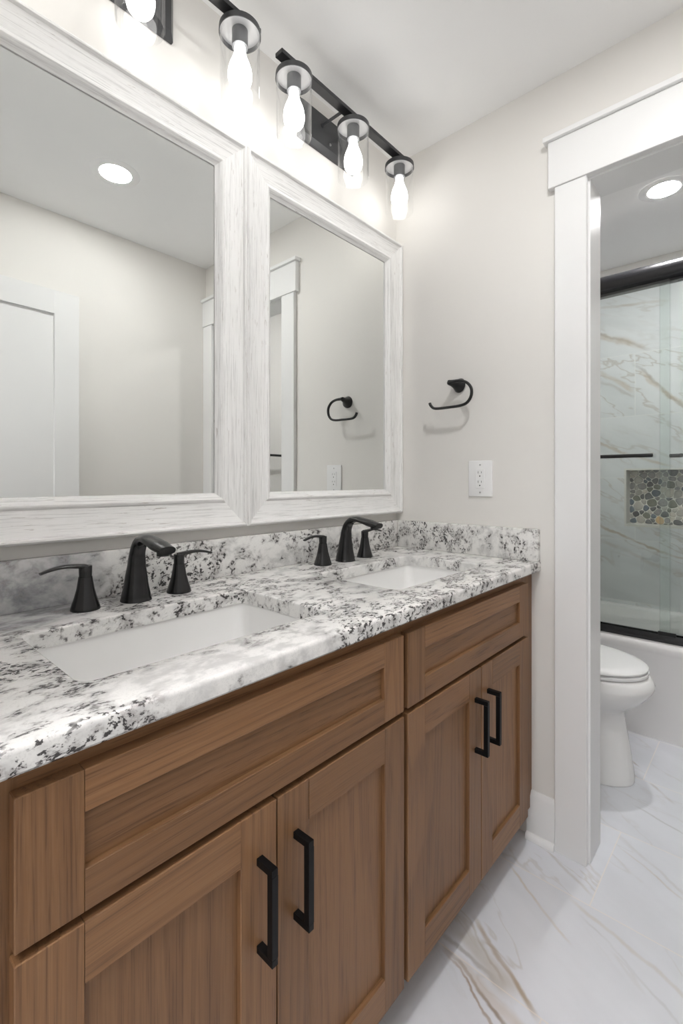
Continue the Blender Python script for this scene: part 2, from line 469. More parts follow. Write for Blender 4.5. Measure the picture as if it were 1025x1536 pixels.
# ================================================================== SETTING
HX0, HX1, HY = -.45, 2.5, -1.7
EX0, EX1, EZ = .55, 1.335, 2.07
EY0 = YE - .11
struct('floor', box(-.11, W + .11, EY0, YB + .12, -.05, 0), M['floor'], 'white marble tile floor with gold and grey veins', 'floor')
struct('floor_hall', box(HX0, HX1, HY, EY0, -.05, 0), M['floor'], 'tile floor of the hall beyond the entry doorway', 'floor')
struct('ceiling', box(-.11, W + .11, EY0, YB + .12, ZC, ZC + .05), M['ceiling'], 'white painted ceiling above the vanity and the toilet room', 'ceiling')
struct('ceiling_hall', box(HX0, HX1, HY, EY0, ZC, ZC + .05), M['ceiling'], 'white ceiling of the hall', 'ceiling')
struct('wall_left', box(-.11, 0, EY0, YB + .12, 0, ZC), M['wall'], 'beige painted wall that carries the two framed mirrors', 'wall')
struct('wall_right', box(W, W + .11, EY0, YB + .12, 0, ZC), M['wall'], 'beige wall opposite the mirrors, seen in the large mirror', 'wall')
bm = box(0, DX0 - .018, YW, YW + WT, 0, ZC)
bm_box(bm, DX1 + .018, W, YW, YW + WT, 0, ZC); bm_box(bm, DX0 - .018, DX1 + .018, YW, YW + WT, DZ + .018, ZC)
struct('wall_far', bm, M['wall'], 'beige wall with the towel ring, the outlet and the doorway to the toilet room', 'wall')
bm = box(0, EX0, EY0, YE, 0, ZC); bm_box(bm, EX1, W, EY0, YE, 0, ZC); bm_box(bm, EX0, EX1, EY0, YE, EZ, ZC)
struct('wall_entry', bm, M['wall'], 'beige entry wall with the doorway the photo is taken from', 'wall')
bm = box(HX0 - .1, HX1 + .1, HY - .1, HY, 0, ZC); bm_box(bm, HX0 - .1, HX0, HY, EY0, 0, ZC); bm_box(bm, HX1, HX1 + .1, HY, EY0, 0, ZC)
bm_box(bm, HX0, -.11, EY0, YE, 0, ZC); bm_box(bm, W + .11, HX1, EY0, YE, 0, ZC)
struct('wall_hall', bm, M['hallwall'], 'pale walls of the hall outside the bathroom', 'wall')
struct('wall_back', box(0, W, YB + .10, YB + .12, 0, ZC), M['wall'], 'painted wall behind the shower tile', 'wall')
# painted strip above the tile, flush with the back of the alcove
TZ = 2.265
NX0, NX1, NZ0, NZ1 = .481, 1.03, .892, 1.231
struct('wall_above_tile', box(0, W, YB + .004, YB + .10, TZ, ZC), M['wall'], 'beige painted strip above the shower tile', 'wall')
bm = box(.0, NX0, YB, YB + .1, .40, TZ); bm_box(bm, NX1, W, YB, YB + .1, .40, TZ)
bm_box(bm, NX0, NX1, YB, YB + .1, NZ1, TZ); bm_box(bm, NX0, NX1, YB, YB + .1, .40, NZ0)
struct('wall_back_tile', bm, M['wall_tile'], 'marble-look shower tile wall around the pebble niche', 'wall')
struct('wall_left_tile', box(0, .012, 2.545, YB, .435, TZ), M['wall_tile'], 'marble-look tile on the left end of the tub alcove', 'wall')
struct('wall_right_tile', box(W - .012, W, 2.545, YB, .435, TZ), M['wall_tile'], 'marble-look tile on the right end of the tub alcove', 'wall')

# door trim of the far doorway
CX0, CX1, CZ = .6194, .7114, 2.078
CT = .019
struct('trim_1', box(CX0, CX1, YW - CT, YW, 0, CZ, bev=.0015, seg=1), M['trim'], 'white flat door casing left of the toilet room doorway', 'trim')
struct('trim_2', box(DX1 + .006, W - .001, YW - CT, YW, 0, CZ, bev=.0015, seg=1), M['trim'], 'white flat door casing right of the toilet room doorway', 'trim')
bm = box(.6012, W - .001, YW - .024, YW, CZ, 2.2225, bev=.0015, seg=1)
bm_box(bm, .5885, W - .001, YW - .036, YW, 2.2225, 2.2385, bev=.0015, seg=1)
struct('trim_3', bm, M['trim'], 'white head casing with a projecting cap over the toilet room doorway', 'trim')
bm = box(DX0 - .018, DX0, YW + .0005, YW + WT + .001, 0, DZ); bm_box(bm, DX1, DX1 + .018, YW + .0005, YW + WT + .001, 0, DZ)
bm_box(bm, DX0 - .018, DX1 + .018, YW + .0005, YW + WT + .001, DZ, DZ + .018)
struct('trim_4', bm, M['trim'], 'white door jamb lining the toilet room doorway', 'trim')
bm = box(CX0, DX0 - .006, YW + WT, YW + WT + .019, 0, CZ); bm_box(bm, DX1 + .006, W - .001, YW + WT, YW + WT + .019, 0, CZ)
bm_box(bm, .60, W - .001, YW + WT, YW + WT + .024, CZ, 2.22)
struct('trim_5', bm, M['trim'], 'white door casing on the toilet room side of the doorway', 'trim')
bm = box(EX0 - .0, EX0 + .015, EY0, YE, 0, EZ); bm_box(bm, EX1 - .015, EX1, EY0, YE, 0, EZ); bm_box(bm, EX0 + .015, EX1 - .015, EY0, YE, EZ - .015, EZ)
struct('trim_6', bm, M['trim'], 'white jamb of the entry doorway', 'trim')

def baseboard(name, x0, x1, y0, y1, nx, ny, label):
    """board with a small cap and a shoe moulding, facing direction (nx, ny)"""
    prof = [(0, 0), (.028, 0), (.0275, .008), (.024, .015), (.0185, .0185), (.0145, .0195), (.0145, .136), (.011, .142), (.008, .1475), (.004, .151), (0, .151)]
    bm = bmesh.new()
    if ny: ends = [(x0, y0), (x1, y0)]
    else: ends = [(x0, y0), (x0, y1)]
    loft(bm, [[Vector((ex + nx * d, ey + ny * d, z)) for d, z in prof] for ex, ey in ends])
    return struct(name, bm, M['trim'], label, 'baseboard', smooth=40)
baseboard('baseboard_far', .53, CX0, YW, YW, 0, -1, 'white baseboard with shoe moulding between vanity and door casing')
baseboard('baseboard_right', W, W, YE, YW - .04, -1, 0, 'white baseboard along the wall opposite the mirrors')
baseboard('baseboard_toilet_left', 0, 0, YW + WT + .02, 2.515, 1, 0, 'white baseboard behind the toilet')
baseboard('baseboard_toilet_right', W, W, YW + WT + .03, 2.515, -1, 0, 'white baseboard along the right wall of the toilet room')

# entry door leaf standing open against the right wall (seen in the mirror)
hinge = Vector((1.318, .062, 0)); free = Vector((1.3625, .836, 0))
ddir = (free - hinge).normalized(); dn = Vector((ddir.y, -ddir.x, 0)); DW = (free - hinge).length; DT = .035
Mdoor = Matrix(((ddir.x, dn.x, 0, hinge.x), (ddir.y, dn.y, 0, hinge.y), (0, 0, 1, 0), (0, 0, 0, 1)))
def dbox(bm, a0, a1, b0, b1, z0, z1, bev=0):
    b = bmesh.new(); bm_box(b, a0, a1, b0, b1, z0, z1, bev=bev, seg=1)
    bmesh.ops.transform(b, matrix=Mdoor, verts=b.verts[:]); merge(bm, b)
DTOP = 2.0415
bm = bmesh.new(); dbox(bm, .1, DW - .1, .010, DT - .010, .1, DTOP - .1)
door = struct('door_1', bm, M['trim'], 'white shaker entry door standing open, seen in the left mirror', 'door')
for a0, a1 in ((0, .108), (DW - .108, DW)):
    bm = bmesh.new(); dbox(bm, a0, a1, 0, DT, .012, DTOP, .001); obj('stile', bm, M['trim'], door)
for z0, z1 in ((.012, .22), (.85, .96), (DTOP - .108, DTOP)):
    bm = bmesh.new(); dbox(bm, .108, DW - .108, 0, DT, z0, z1, .0008); obj('rail', bm, M['trim'], door)
for sgn in (-1, 1):
    bm = bmesh.new()
    b = bmesh.new()
    lathe(b, (0, 0, 0), [(.026, 0), (.026, .006), (.011, .009), (.011, .035)], 24, 'y')
    sweep(b, [Vector((0, .038, 0)), Vector((-.05, .038, 0)), Vector((-.11, .036, 0))], .008, .006, (0, 0, 1), 12)
    if sgn < 0: bmesh.ops.scale(b, vec=(1, -1, 1), verts=b.verts[:])
    bmesh.ops.translate(b, vec=(DW - .06, DT if sgn > 0 else 0, .96), verts=b.verts[:])
    bmesh.ops.transform(b, matrix=Mdoor, verts=b.verts[:]); merge(bm, b)
    obj('handle', bm, M['black'], door, smooth=40)

# ================================================================== VANITY CABINET
CF = .542              # face frame plane
FX = .562              # door faces
VY0, VY1 = YE + .003, YW - .001
CZ1 = .868             # cabinet top / counter underside
van = thing('vanity_cabinet', 'long brown oak double vanity with two drawer fronts and four shaker doors', 'vanity', (.28, .80, 0))
van_body = box(.004, CF - .02, VY0, VY0 + .016, .10, CZ1 - .001)
bm_box(van_body, .004, CF - .02, VY1 - .016, VY1, .10, CZ1 - .001); bm_box(van_body, .004, CF - .02, VY0 + .016, VY1 - .016, .10, .118)
bm_box(van_body, .004, .016, VY0 + .016, VY1 - .016, .118, CZ1 - .001); bm_box(van_body, .016, CF - .02, .806, .823, .118, CZ1 - .001)
obj('carcass', van_body, M['wood_v'], van)
obj('toe_kick', box(.02, .462, VY0, VY1, .0, .10), M['wood_h'], van)
ff = [(VY0, .1375), (.7995, .8295), (1.472, VY1)]
for a, b in ff: obj('frame_stile', box(CF - .02, CF, a, b, .10, CZ1 - .001), M['wood_v'], van)
for a, b in ((.1375, .7995), (.8295, 1.472)):
    for z0, z1 in ((.828, CZ1 - .001), (.664, .694), (.10, .130)):
        obj('frame_rail', box(CF - .02, CF, a, b, z0, z1), M['wood_h'], van)
def shaker(name, y0, y1, z0, z1, sw, rw, hgrain, handle_y=None):
    root = obj(name, box(CF + .003, FX - .0088, y0 + sw - .006, y1 - sw + .006, z0 + rw - .006, z1 - rw + .006),
               M['wood_h' if hgrain else 'wood_v'], van)
    for a, b in ((y0, y0 + sw), (y1 - sw, y1)):
        obj('stile', box(CF + .0005, FX, a, b, z0, z1, bev=.0012, seg=1), M['wood_v'], root)
    for a, b in ((z0, z0 + rw), (z1 - rw, z1)):
        bm = box(CF + .0005, FX, y0 + sw, y1 - sw, a, b)
        ed = [e for e in bm.edges if abs(e.verts[0].co.x - FX) < 1e-4 and abs(e.verts[1].co.x - FX) < 1e-4 and abs(e.verts[0].co.z - e.verts[1].co.z) < 1e-5]
        bmesh.ops.bevel(bm, geom=ed, offset=.0012, segments=1, affect='EDGES')
        obj('rail', bm, M['wood_h'], root)
    if handle_y:
        hw, zt, zb, pr = .0055, .6055, .4665, .0355
        bm = box(FX - .001, FX + pr, handle_y - hw, handle_y + hw, zt - 2 * hw, zt, bev=.0006, seg=1)
        bm_box(bm, FX - .001, FX + pr, handle_y - hw, handle_y + hw, zb, zb + 2 * hw, bev=.0006, seg=1)
        bm_box(bm, FX + pr - 2 * hw, FX + pr, handle_y - hw, handle_y + hw, zb + 2 * hw, zt - 2 * hw)
        obj('handle', bm, M['pull'], root, label='square black bar pull')
    return root
shaker('drawer', .130, .807, .685, .842, .066, .0475, True)
shaker('drawer', .822, 1.480, .685, .842, .066, .0475, True)
for y0, y1, hy in ((.130, .4685, .436), (.4715, .8085, .508), (.822, 1.1585, 1.1265), (1.1612, 1.480, 1.1975)):
    shaker('door', y0, y1, .115, .674, .066, .068, False, hy)

# ================================================================== COUNTERTOP
CTX, CT0, CT1 = .572, .868, .899
CY0, CY1 = YE + .002, YW - .0005
SK = [(.182, .462, .226, .682), (.182, .462, .925, 1.381)]      # cut-outs
ctop = bmesh.new()
r = .007
outer = lambda o, z: [Vector((.001, CY0, z)), Vector((CTX - o, CY0, z)), Vector((CTX - o, CY1, z)), Vector((.001, CY1, z))]
rings = [outer(.004, CT0), outer(0, CT0 + .004)] + [outer(r - r * math.cos(math.radians(a)), CT1 - r + r * math.sin(math.radians(a))) for a in (0, 22, 45, 68, 90)]
R1 = loft(ctop, rings, False, False)
loops = [R1[-1]]; low = [R1[0]]
for x0, x1, y0, y1 in SK:
    rr = .004
    ho = [(0, CT0)] + [(rr - rr * math.cos(math.radians(a)), CT1 - rr + rr * math.sin(math.radians(a))) for a in (0, 30, 60, 90)]
    Rh = loft(ctop, [rrect(x0 - o, x1 + o, y0 - o, y1 + o, .022 + o, z, 8) for o, z in ho], False, False)
    loops.append(Rh[-1]); low.append(Rh[0])
for group in (loops, low):
    es = []
    for lp in group:
        for i in range(len(lp)):
            e = ctop.edges.get((lp[i], lp[(i + 1) % len(lp)])); es.append(e)
    bmesh.ops.triangle_fill(ctop, use_beauty=True, use_dissolve=False, edges=es)
counter = obj('countertop', ctop, M['granite'], None, smooth=35)
counter['label'] = 'white and black speckled granite countertop with two undermount basins'; counter['category'] = 'countertop'
bz = 1.003
obj('backsplash', box(.001, .021, CY0, CY1, CT1, bz, bev=.002, seg=2), M['granite'], counter, smooth=35)
obj('side_splash', box(.0215, CTX - .002, YW - .021, CY1, CT1, bz, bev=.003, seg=2), M['granite'], counter, smooth=35)

# ================================================================== SINKS
def make_sink(ix, label):
    x0, x1, y0, y1 = SK[ix]
    s = thing('sink', label, 'sink', ((x0 + x1) / 2, (y0 + y1) / 2, .735), 'undermount basins')
    bm = bmesh.new(); zt = CT0 - .0005
    prof = [(-.022, zt, .03), (.003, zt, .022), (.0035, zt - .004, .024), (.002, zt - .03, .026), (-.004, zt - .075, .032), (-.012, zt - .11, .045), (-.024, zt - .128, .06), (-.045, zt - .136, .07), (-.09, zt - .139, .045)]
    rg = []
    prof[0] = (.024, zt, .04)
    for o, z, rad in prof: rg.append(rrect(x0 - o, x1 + o, y0 - o, y1 + o, rad, z, 8))
    loft(bm, rg, False, True)
    under = [rrect(x0 - .024, x1 + .024, y0 - .024, y1 + .024, .04, zt, 8), rrect(x0 - .024, x1 + .024, y0 - .024, y1 + .024, .04, zt - .012, 8),
             rrect(x0 - .012, x1 + .012, y0 - .012, y1 + .012, .04, zt - .02, 8), rrect(x0, x1, y0, y1, .05, zt - .13, 8), rrect(x0 + .03, x1 - .03, y0 + .03, y1 - .03, .06, zt - .15, 8)]
    loft(bm, under, False, True)
    bmesh.ops.remove_doubles(bm, verts=bm.verts[:], dist=1e-5)
    obj('basin', bm, M['porcelain'], s, smooth=50)
    bm = bmesh.new(); c = ((x0 + x1) / 2 - .03, (y0 + y1) / 2, zt - .139)
    lathe(bm, c, [(.032, .0), (.032, .002), (.028, .0035), (.024, .002), (.018, .006), (.004, .007)], 28)
    obj('drain', bm, M['black'], s, smooth=40)
make_sink(0, 'white rectangular undermount basin nearer the camera, in front of the left faucet')
make_sink(1, 'white rectangular undermount basin by the far wall, in front of the right faucet')

# ================================================================== FAUCETS
def make_faucet(yc, label):
    f = thing('faucet', label, 'faucet', (.0925, yc, CT1), 'black widespread faucets')
    z = CT1
    bm = bmesh.new()
    path = [(.0925, yc, z), (.0925, yc, z + .012), (.0935, yc, z + .045), (.0955, yc, z + .080), (.1005, yc, z + .108), (.116, yc, z + .130), (.140, yc, z + .1375), (.168, yc, z + .1345), (.198, yc, z + .128), (.2325, yc, z + .1215)]
    wy = [.0315, .0290, .0232, .0182, .0158, .0158, .0175, .0195, .0205, .0175]
    wt = [.0315, .0290, .0230, .0178, .0145, .0110, .0085, .0085, .0105, .0085]
    P = catmull(path, 6)
    sweep(bm, P, lerp_list(wy, 6), lerp_list(wt, 6), (0, 1, 0), 28, 2.3)
    sp = obj('spout', bm, M['faucet'], f, smooth=50)
    bm = bmesh.new(); lathe(bm, (.2135, yc, 0), [(.0125, z + .1095), (.0125, z + .122)], 24)
    obj('aerator', bm, M['black'], sp, smooth=40)
    for sg in (-1, 1):
        hy = yc + sg * .1025; hx = .0905
        bm = bmesh.new()
        lathe(bm, (hx, hy, z), [(.0275, 0), (.0278, .002), (.0255, .010), (.0205, .026), (.0165, .042), (.0140, .058), (.0128, .0665)], 32)
        h = obj('valve_handle', bm, M['faucet'], f, smooth=50)
        bm = bmesh.new()
        lathe(bm, (hx, hy, z), [(.0118, .066), (.0118, .067), (.0122, .076), (.0124, .0875), (.0115, .089)], 28)
        pl = [(hx, hy + sg * .0115, z + .0860), (hx, hy, z + .0870), (hx + .001, hy + sg * .016, z + .0895), (hx + .002, hy + sg * .040, z + .0915), (hx + .003, hy + sg * .062, z + .0890), (hx + .004, hy + sg * .082, z + .0835)]
        Pl = catmull(pl, 5)
        sweep(bm, Pl, lerp_list([.0075, .0118, .0105, .0085, .0075, .0062], 5), lerp_list([.0030, .0050, .0046, .0038, .0032, .0024], 5), (1, 0, 0), 18, 2.4)
        obj('lever', bm, M['faucet'], h, smooth=50)
make_faucet(.4645, 'black arched faucet with two lever handles behind the nearer basin')
make_faucet(1.1520, 'black arched faucet with two lever handles behind the basin by the far wall')

# ================================================================== MIRRORS
def make_mirror(y0, y1, label):
    z0, z1 = 1.032, 2.100; fw = .095
    m = thing('wall_mirror', label, 'mirror', (.0, (y0 + y1) / 2, z0), 'whitewashed framed mirrors')
    prof = [(0, .001), (0, .031), (.003, .0355), (.006, .037), (.0095, .0362), (.0115, .033), (.0125, .0295), (.0145, .0285), (.0665, .0270), (.0685, .0265), (.071, .0285), (.074, .0300), (.078, .0300), (.082, .0275), (.086, .0225), (.090, .0180), (.0945, .0150), (fw, .012), (fw, .001)]
    cs = [(y0, z0), (y1, z0), (y1, z1), (y0, z1)]; ins = [(1, 1), (-1, 1), (-1, -1), (1, -1)]
    for i in range(4):
        j = (i + 1) % 4; bm = bmesh.new()
        loft(bm, [[Vector((x, cs[q][0] + ins[q][0] * d, cs[q][1] + ins[q][1] * d)) for d, x in prof] for q in (i, j)])
        obj('frame_rail' if i % 2 == 0 else 'frame_stile', bm, M['white_h' if i % 2 == 0 else 'white_v'], m, smooth=32)
    obj('mirror_glass', box(.003, .0125, y0 + fw - .006, y1 - fw + .006, z0 + fw - .006, z1 - fw + .006), M['mirror'], m)
make_mirror(.0500, .8065, 'left whitewashed wood framed mirror reflecting the open white door')
make_mirror(.8070, 1.5635, 'right whitewashed wood framed mirror reflecting the towel ring and outlet')

# ================================================================== VANITY LIGHTS
LX = .1225
def lamp(parent, y):
    bm = bmesh.new()
    zb = 2.3265
    lathe(bm, (LX, y, 0), [(.0215, zb), (.0215, 2.3105), (.0235, 2.3065), (.052, 2.3045), (.0525, 2.2900), (.0506, 2.2900), (.0502, 2.3010), (.0200, 2.3015), (.0200, 2.2600), (.0175, 2.2590)], 36)
    for f in bm.faces:
        c = f.calc_center_median(); rad = math.hypot(c.x - LX, c.y - y)
        f.material_index = 2 if c.z > 2.3005 and c.z < 2.302 and rad < .0503 else (1 if c.z < 2.3035 and rad < .022 else 0)
    hold = obj('lamp_holder', bm, [M['plate'], M['holder'], M['cap']], parent, smooth=40)
    bm = bmesh.new()
    lathe(bm, (LX, y, 0), [(.0498, 2.2995), (.0498, 2.1345), (.0492, 2.1325), (.0478, 2.1325), (.0474, 2.1345), (.0474, 2.2990)], 48, cap0=False, cap1=False)
    obj('glass_shade', bm, M['shade'], hold, smooth=60, label='clear glass cylinder shade')
    bm = bmesh.new()
    prof = [(.0132, 2.2600), (.0138, 2.2520), (.0150, 2.2430), (.0185, 2.2310), (.0240, 2.2180), (.0282, 2.2050), (.0300, 2.1920), (.0296, 2.1800), (.0268, 2.1690), (.0215, 2.1610), (.0140, 2.1565), (.006, 2.1550)]
    lathe(bm, (LX, y, 0), prof, 32)
    obj('bulb', bm, M['bulb'], hold, smooth=80, label='lit frosted white bulb')
def make_light(yc, label):
    f = thing('vanity_light', label, 'wall light', (.0, yc, 2.32), 'three-lamp vanity lights')
    obj('bar', box(.1085, .1365, yc - .313, yc + .313, 2.3265, 2.3385, bev=.0006, seg=1), M['bar'], f)
    bm = bmesh.new()
    pr = [(0, .0015), (0, .010), (.012, .024)]
    rg = [[Vector((x, yc + sy * (.135 - d), 2.320 + sz * (.062 - d))) for sy, sz in ((-1, -1), (1, -1), (1, 1), (-1, 1))] for d, x in pr]
    loft(bm, rg)
    bp = obj('backplate', bm, M['plate'], f)
    bm = bmesh.new(); lathe(bm, (0, yc - .006, 2.287), [(.0045, .0235), (.0045, .027), (.002, .0285)], 16, 'x'); obj('screw', bm, M['steel'], bp, smooth=40)
    for s in (-1, 1):
        bm = bmesh.new(); lathe(bm, (0, yc + s * .042, 2.3325), [(.0075, .0235), (.0075, .028), (.0048, .029), (.0048, .1085)], 20, 'x')
        obj('arm', bm, M['plate'], f, smooth=40)
    for dy in (-.2565, 0, .2565): lamp(f, yc + dy)
make_light(.4600, 'black three-lamp bar light over the left mirror, partly out of frame')
make_light(1.1570, 'black three-lamp bar light over the right mirror')

# ================================================================== RECESSED LIGHTS
def make_down(x, y, mat, label):
    f = thing('recessed_light', label, 'ceiling light', (x, y, ZC), 'recessed ceiling lights')
    bm = bmesh.new()
    lathe(bm, (x, y, 0), [(.061, ZC - .0005), (.061, ZC - .0028), (.066, ZC - .0032), (.092, ZC - .0022), (.0955, ZC - .0003)], 48, cap0=False, cap1=False)
    obj('trim_ring', bm, M['ceiling'], f, smooth=60)
    bm = bmesh.new(); lathe(bm, (x, y, 0), [(.061, ZC - .0004), (.061, ZC - .0026), (.050, ZC - .0036), (.02, ZC - .004)], 48)
    obj('lens', bm, mat, f, smooth=60)
make_down(.9216, .8251, M['down_bath'], 'round recessed ceiling light reflected in the left mirror')
make_down(.7750, 2.4850, M['down_wc'], 'round recessed ceiling light in the toilet room')

# ================================================================== TOWEL RING AND OUTLET
t = thing('towel_ring', 'black open towel ring on the beige wall above the outlet', 'towel ring', (.287, YW, 1.50))
PX, PZ = .287, 1.4995
bm = bmesh.new()
A_, B_ = Vector((.2835, YW - .0005, 1.5055)), Vector((.2690, YW - .0560, 1.5115))
sweep(bm, [A_ + (B_ - A_) * f for f in (0, .04, .14, .30, .50, .70, .88, .97, 1.0)], [.0265, .0265, .0235, .0185, .0140, .0112, .0102, .0096, .0075], [.0265, .0265, .0235, .0185, .0140, .0110, .0098, .0090, .0070], (1, 0, 0), 32)
obj('post', bm, M['black'], t, smooth=50)
yr = YW - .052
pts = [(.268, yr - .002, 1.5115), (.285, yr, 1.5125), (.312, yr, 1.5115), (.338, yr, 1.5015), (.3545, yr, 1.4790), (.3535, yr, 1.4520), (.338, yr, 1.4315), (.312, yr, 1.4240), (.270, yr, 1.4225), (.225, yr, 1.4225), (.205, yr, 1.4260), (.1930, yr, 1.4370), (.1890, yr, 1.4460)]
bm = bmesh.new(); P = catmull(pts, 6)
sweep(bm, P, lerp_list([.0080, .0068] + [.0058] * 11, 6), lerp_list([.0080, .0060] + [.0048] * 11, 6), (0, 1, 0), 16, 2.6)
obj('ring', bm, M['black'], t, smooth=50)

t = thing('wall_outlet', 'white double outlet plate on the beige wall above the granite', 'outlet', (.3645, YW, 1.167))
ox, oz, yo = .3645, 1.1672, YW
obj('cover_plate', box(ox - .0445, ox + .0445, yo - .0060, yo - .0003, oz - .0635, oz + .0635, bev=.0028, seg=3), M['plastic'], t, smooth=40)
bm = box(ox - .0168, ox + .0168, yo - .0078, yo - .0050, oz - .0335, oz + .0335, bev=.0006, seg=1)
rc = obj('receptacle', bm, M['plastic'], t)
bm = bmesh.new()
for dz in (.0165, -.0165):
    for dx, hh in ((-.0063, .0040), (.0063, .0034)):
        bm_box(bm, ox + dx - .0007, ox + dx + .0007, yo - .0081, yo - .0070, oz + dz + .0055 - hh, oz + dz + .0055 + hh)
    lathe(bm, (ox, yo - .0070, oz + dz - .0075), [(.0024, 0), (.0024, .0011)], 14, '-y')
obj('slot', bm, M['slot'], rc)
for dz in (.0485, -.0485):
    bm = bmesh.new(); lathe(bm, (ox, yo - .0055, oz + dz), [(.0032, 0), (.0030, .0012), (.001, .0016)], 16, '-y'); obj('screw', bm, M['steel'], t, smooth=40)

# ================================================================== BATHTUB
TY0 = 2.522; TRZ = .430
tub = bmesh.new()
a0, a1, b0, b1 = .001, W - .001, TY0, YB - .001
rg = [rrect(a0, a1, b0, b1, .004, 0, 4), rrect(a0, a1, b0, b1, .004, TRZ - .050, 4), rrect(a0, a1, b0 - .003, b1, .004, TRZ - .044, 4), rrect(a0, a1, b0 - .007, b1, .004, TRZ - .034, 4), rrect(a0, a1, b0 - .008, b1, .004, TRZ - .020, 4),
      rrect(a0, a1, b0 - .005, b1, .004, TRZ - .006, 4), rrect(a0, a1, b0 + .002, b1, .004, TRZ, 4), rrect(a0 + .05, a1 - .05, b0 + .090, b1 - .055, .10, TRZ, 4)]
rg += [rrect(a0 + .058, a1 - .058, b0 + .098, b1 - .063, .11, TRZ - .008, 4), rrect(a0 + .075, a1 - .075, b0 + .108, b1 - .075, .12, TRZ - .10, 4), rrect(a0 + .12, a1 - .12, b0 + .125, b1 - .095, .12, .12, 4), rrect(a0 + .17, a1 - .17, b0 + .16, b1 - .13, .10, .085, 4)]
loft(tub, rg, True, True)
tubo = obj('bathtub', tub, M['acrylic'], None, smooth=40)
tubo['label'] = 'white alcove bathtub behind the toilet'; tubo['category'] = 'bathtub'
bm = bmesh.new(); lathe(bm, (1.15, TY0 + .33, .085), [(.03, .0002), (.03, .003), (.02, .005)], 24); obj('drain', bm, M['black'], tubo, smooth=40)

# ================================================================== SHOWER DOORS
sd = thing('shower_door', 'sliding glass tub doors with black header and track', 'shower door', (.7, 2.575, TRZ))
bm = bmesh.new(); prof = []
for i in range(13):
    t_ = math.radians(90 - 180 * i / 12); prof.append((2.560 - .034 * math.cos(t_), 2.1085 + .0395 * math.sin(t_)))
prof = [(2.600, 2.155), (2.575, 2.155)] + [(2.566, 2.153)] + prof[1:-1] + [(2.562, 2.0665), (2.562, 2.056), (2.600, 2.056)]
loft(bm, [[Vector((x, y, z)) for y, z in prof] for x in (.013, W - .013)])
obj('header', bm, M['blackgloss'], sd, smooth=40)
bm = box(.013, W - .013, 2.548, 2.604, TRZ + .0005, TRZ + .010, bev=.002); bm_box(bm, .013, W - .013, 2.548, 2.556, TRZ + .006, TRZ + .036, bev=.002); bm_box(bm, .013, W - .013, 2.573, 2.577, TRZ + .006, TRZ + .024); bm_box(bm, .013, W - .013, 2.598, 2.604, TRZ + .006, TRZ + .032)
obj('track', bm, M['blackgloss'], sd, smooth=40)
for x in (.013, W - .031): obj('wall_jamb', box(x, x + .018, 2.552, 2.60, TRZ + .036, 2.056), M['blackgloss'], sd)
obj('guide_clip', box(.7445, .812, 2.540, 2.5475, TRZ + .034, TRZ + .052, bev=.0015), M['black'], sd)
def panel(x0, x1, y, bx0, bx1, by):
    bm = box(x0, x1, y - .003, y + .003, TRZ + .012, 2.075)
    for f in bm.faces:
        if abs(f.normal.y) < .5: f.material_index = 1
    g = obj('glass_panel', bm, [M['shower_glass'], M['glass_edge']], sd)
    d = 1 if by > y else -1
    bm = bmesh.new(); lathe(bm, (0, by, 1.275), [(.006, bx0), (.0085, bx0 + .002), (.0085, bx1 - .002), (.006, bx1)], 16, 'x')
    for x in (bx0 + .05, bx1 - .05):
        lathe(bm, (x, 0, 1.275), [(.008, min(by, y + d * .0035)), (.008, max(by, y + d * .0035))], 16, 'y')
    obj('towel_bar', bm, M['black'], g, smooth=40)
panel(.032, .7870, 2.5645, .10, .728, 2.524)
panel(.7450, W - .032, 2.5875, .775, 1.36, 2.632)

# ================================================================== NICHE
ni = thing('shower_niche', 'recessed shower niche lined with grey river pebbles', 'niche', ((NX0 + NX1) / 2, YB + .09, NZ0))
bm = bmesh.new(); w_ = .009
fr = [(NX0, NX1, NZ0, NZ0), ]
for (x0, x1, z0, z1) in ((NX0, NX0 + w_, NZ0, NZ1), (NX1 - w_, NX1, NZ0, NZ1), (NX0 + w_, NX1 - w_, NZ1 - w_, NZ1), (NX0 + w_, NX1 - w_, NZ0, NZ0 + .012)):
    bm_box(bm, x0, x1, YB - .004, YB + .094, z0, z1)
obj('niche_trim', bm, M['niche_trim'], ni)
obj('grout_bed', box(NX0, NX1, YB + .0945, YB + .0985, NZ0, NZ1), M['grout'], ni)
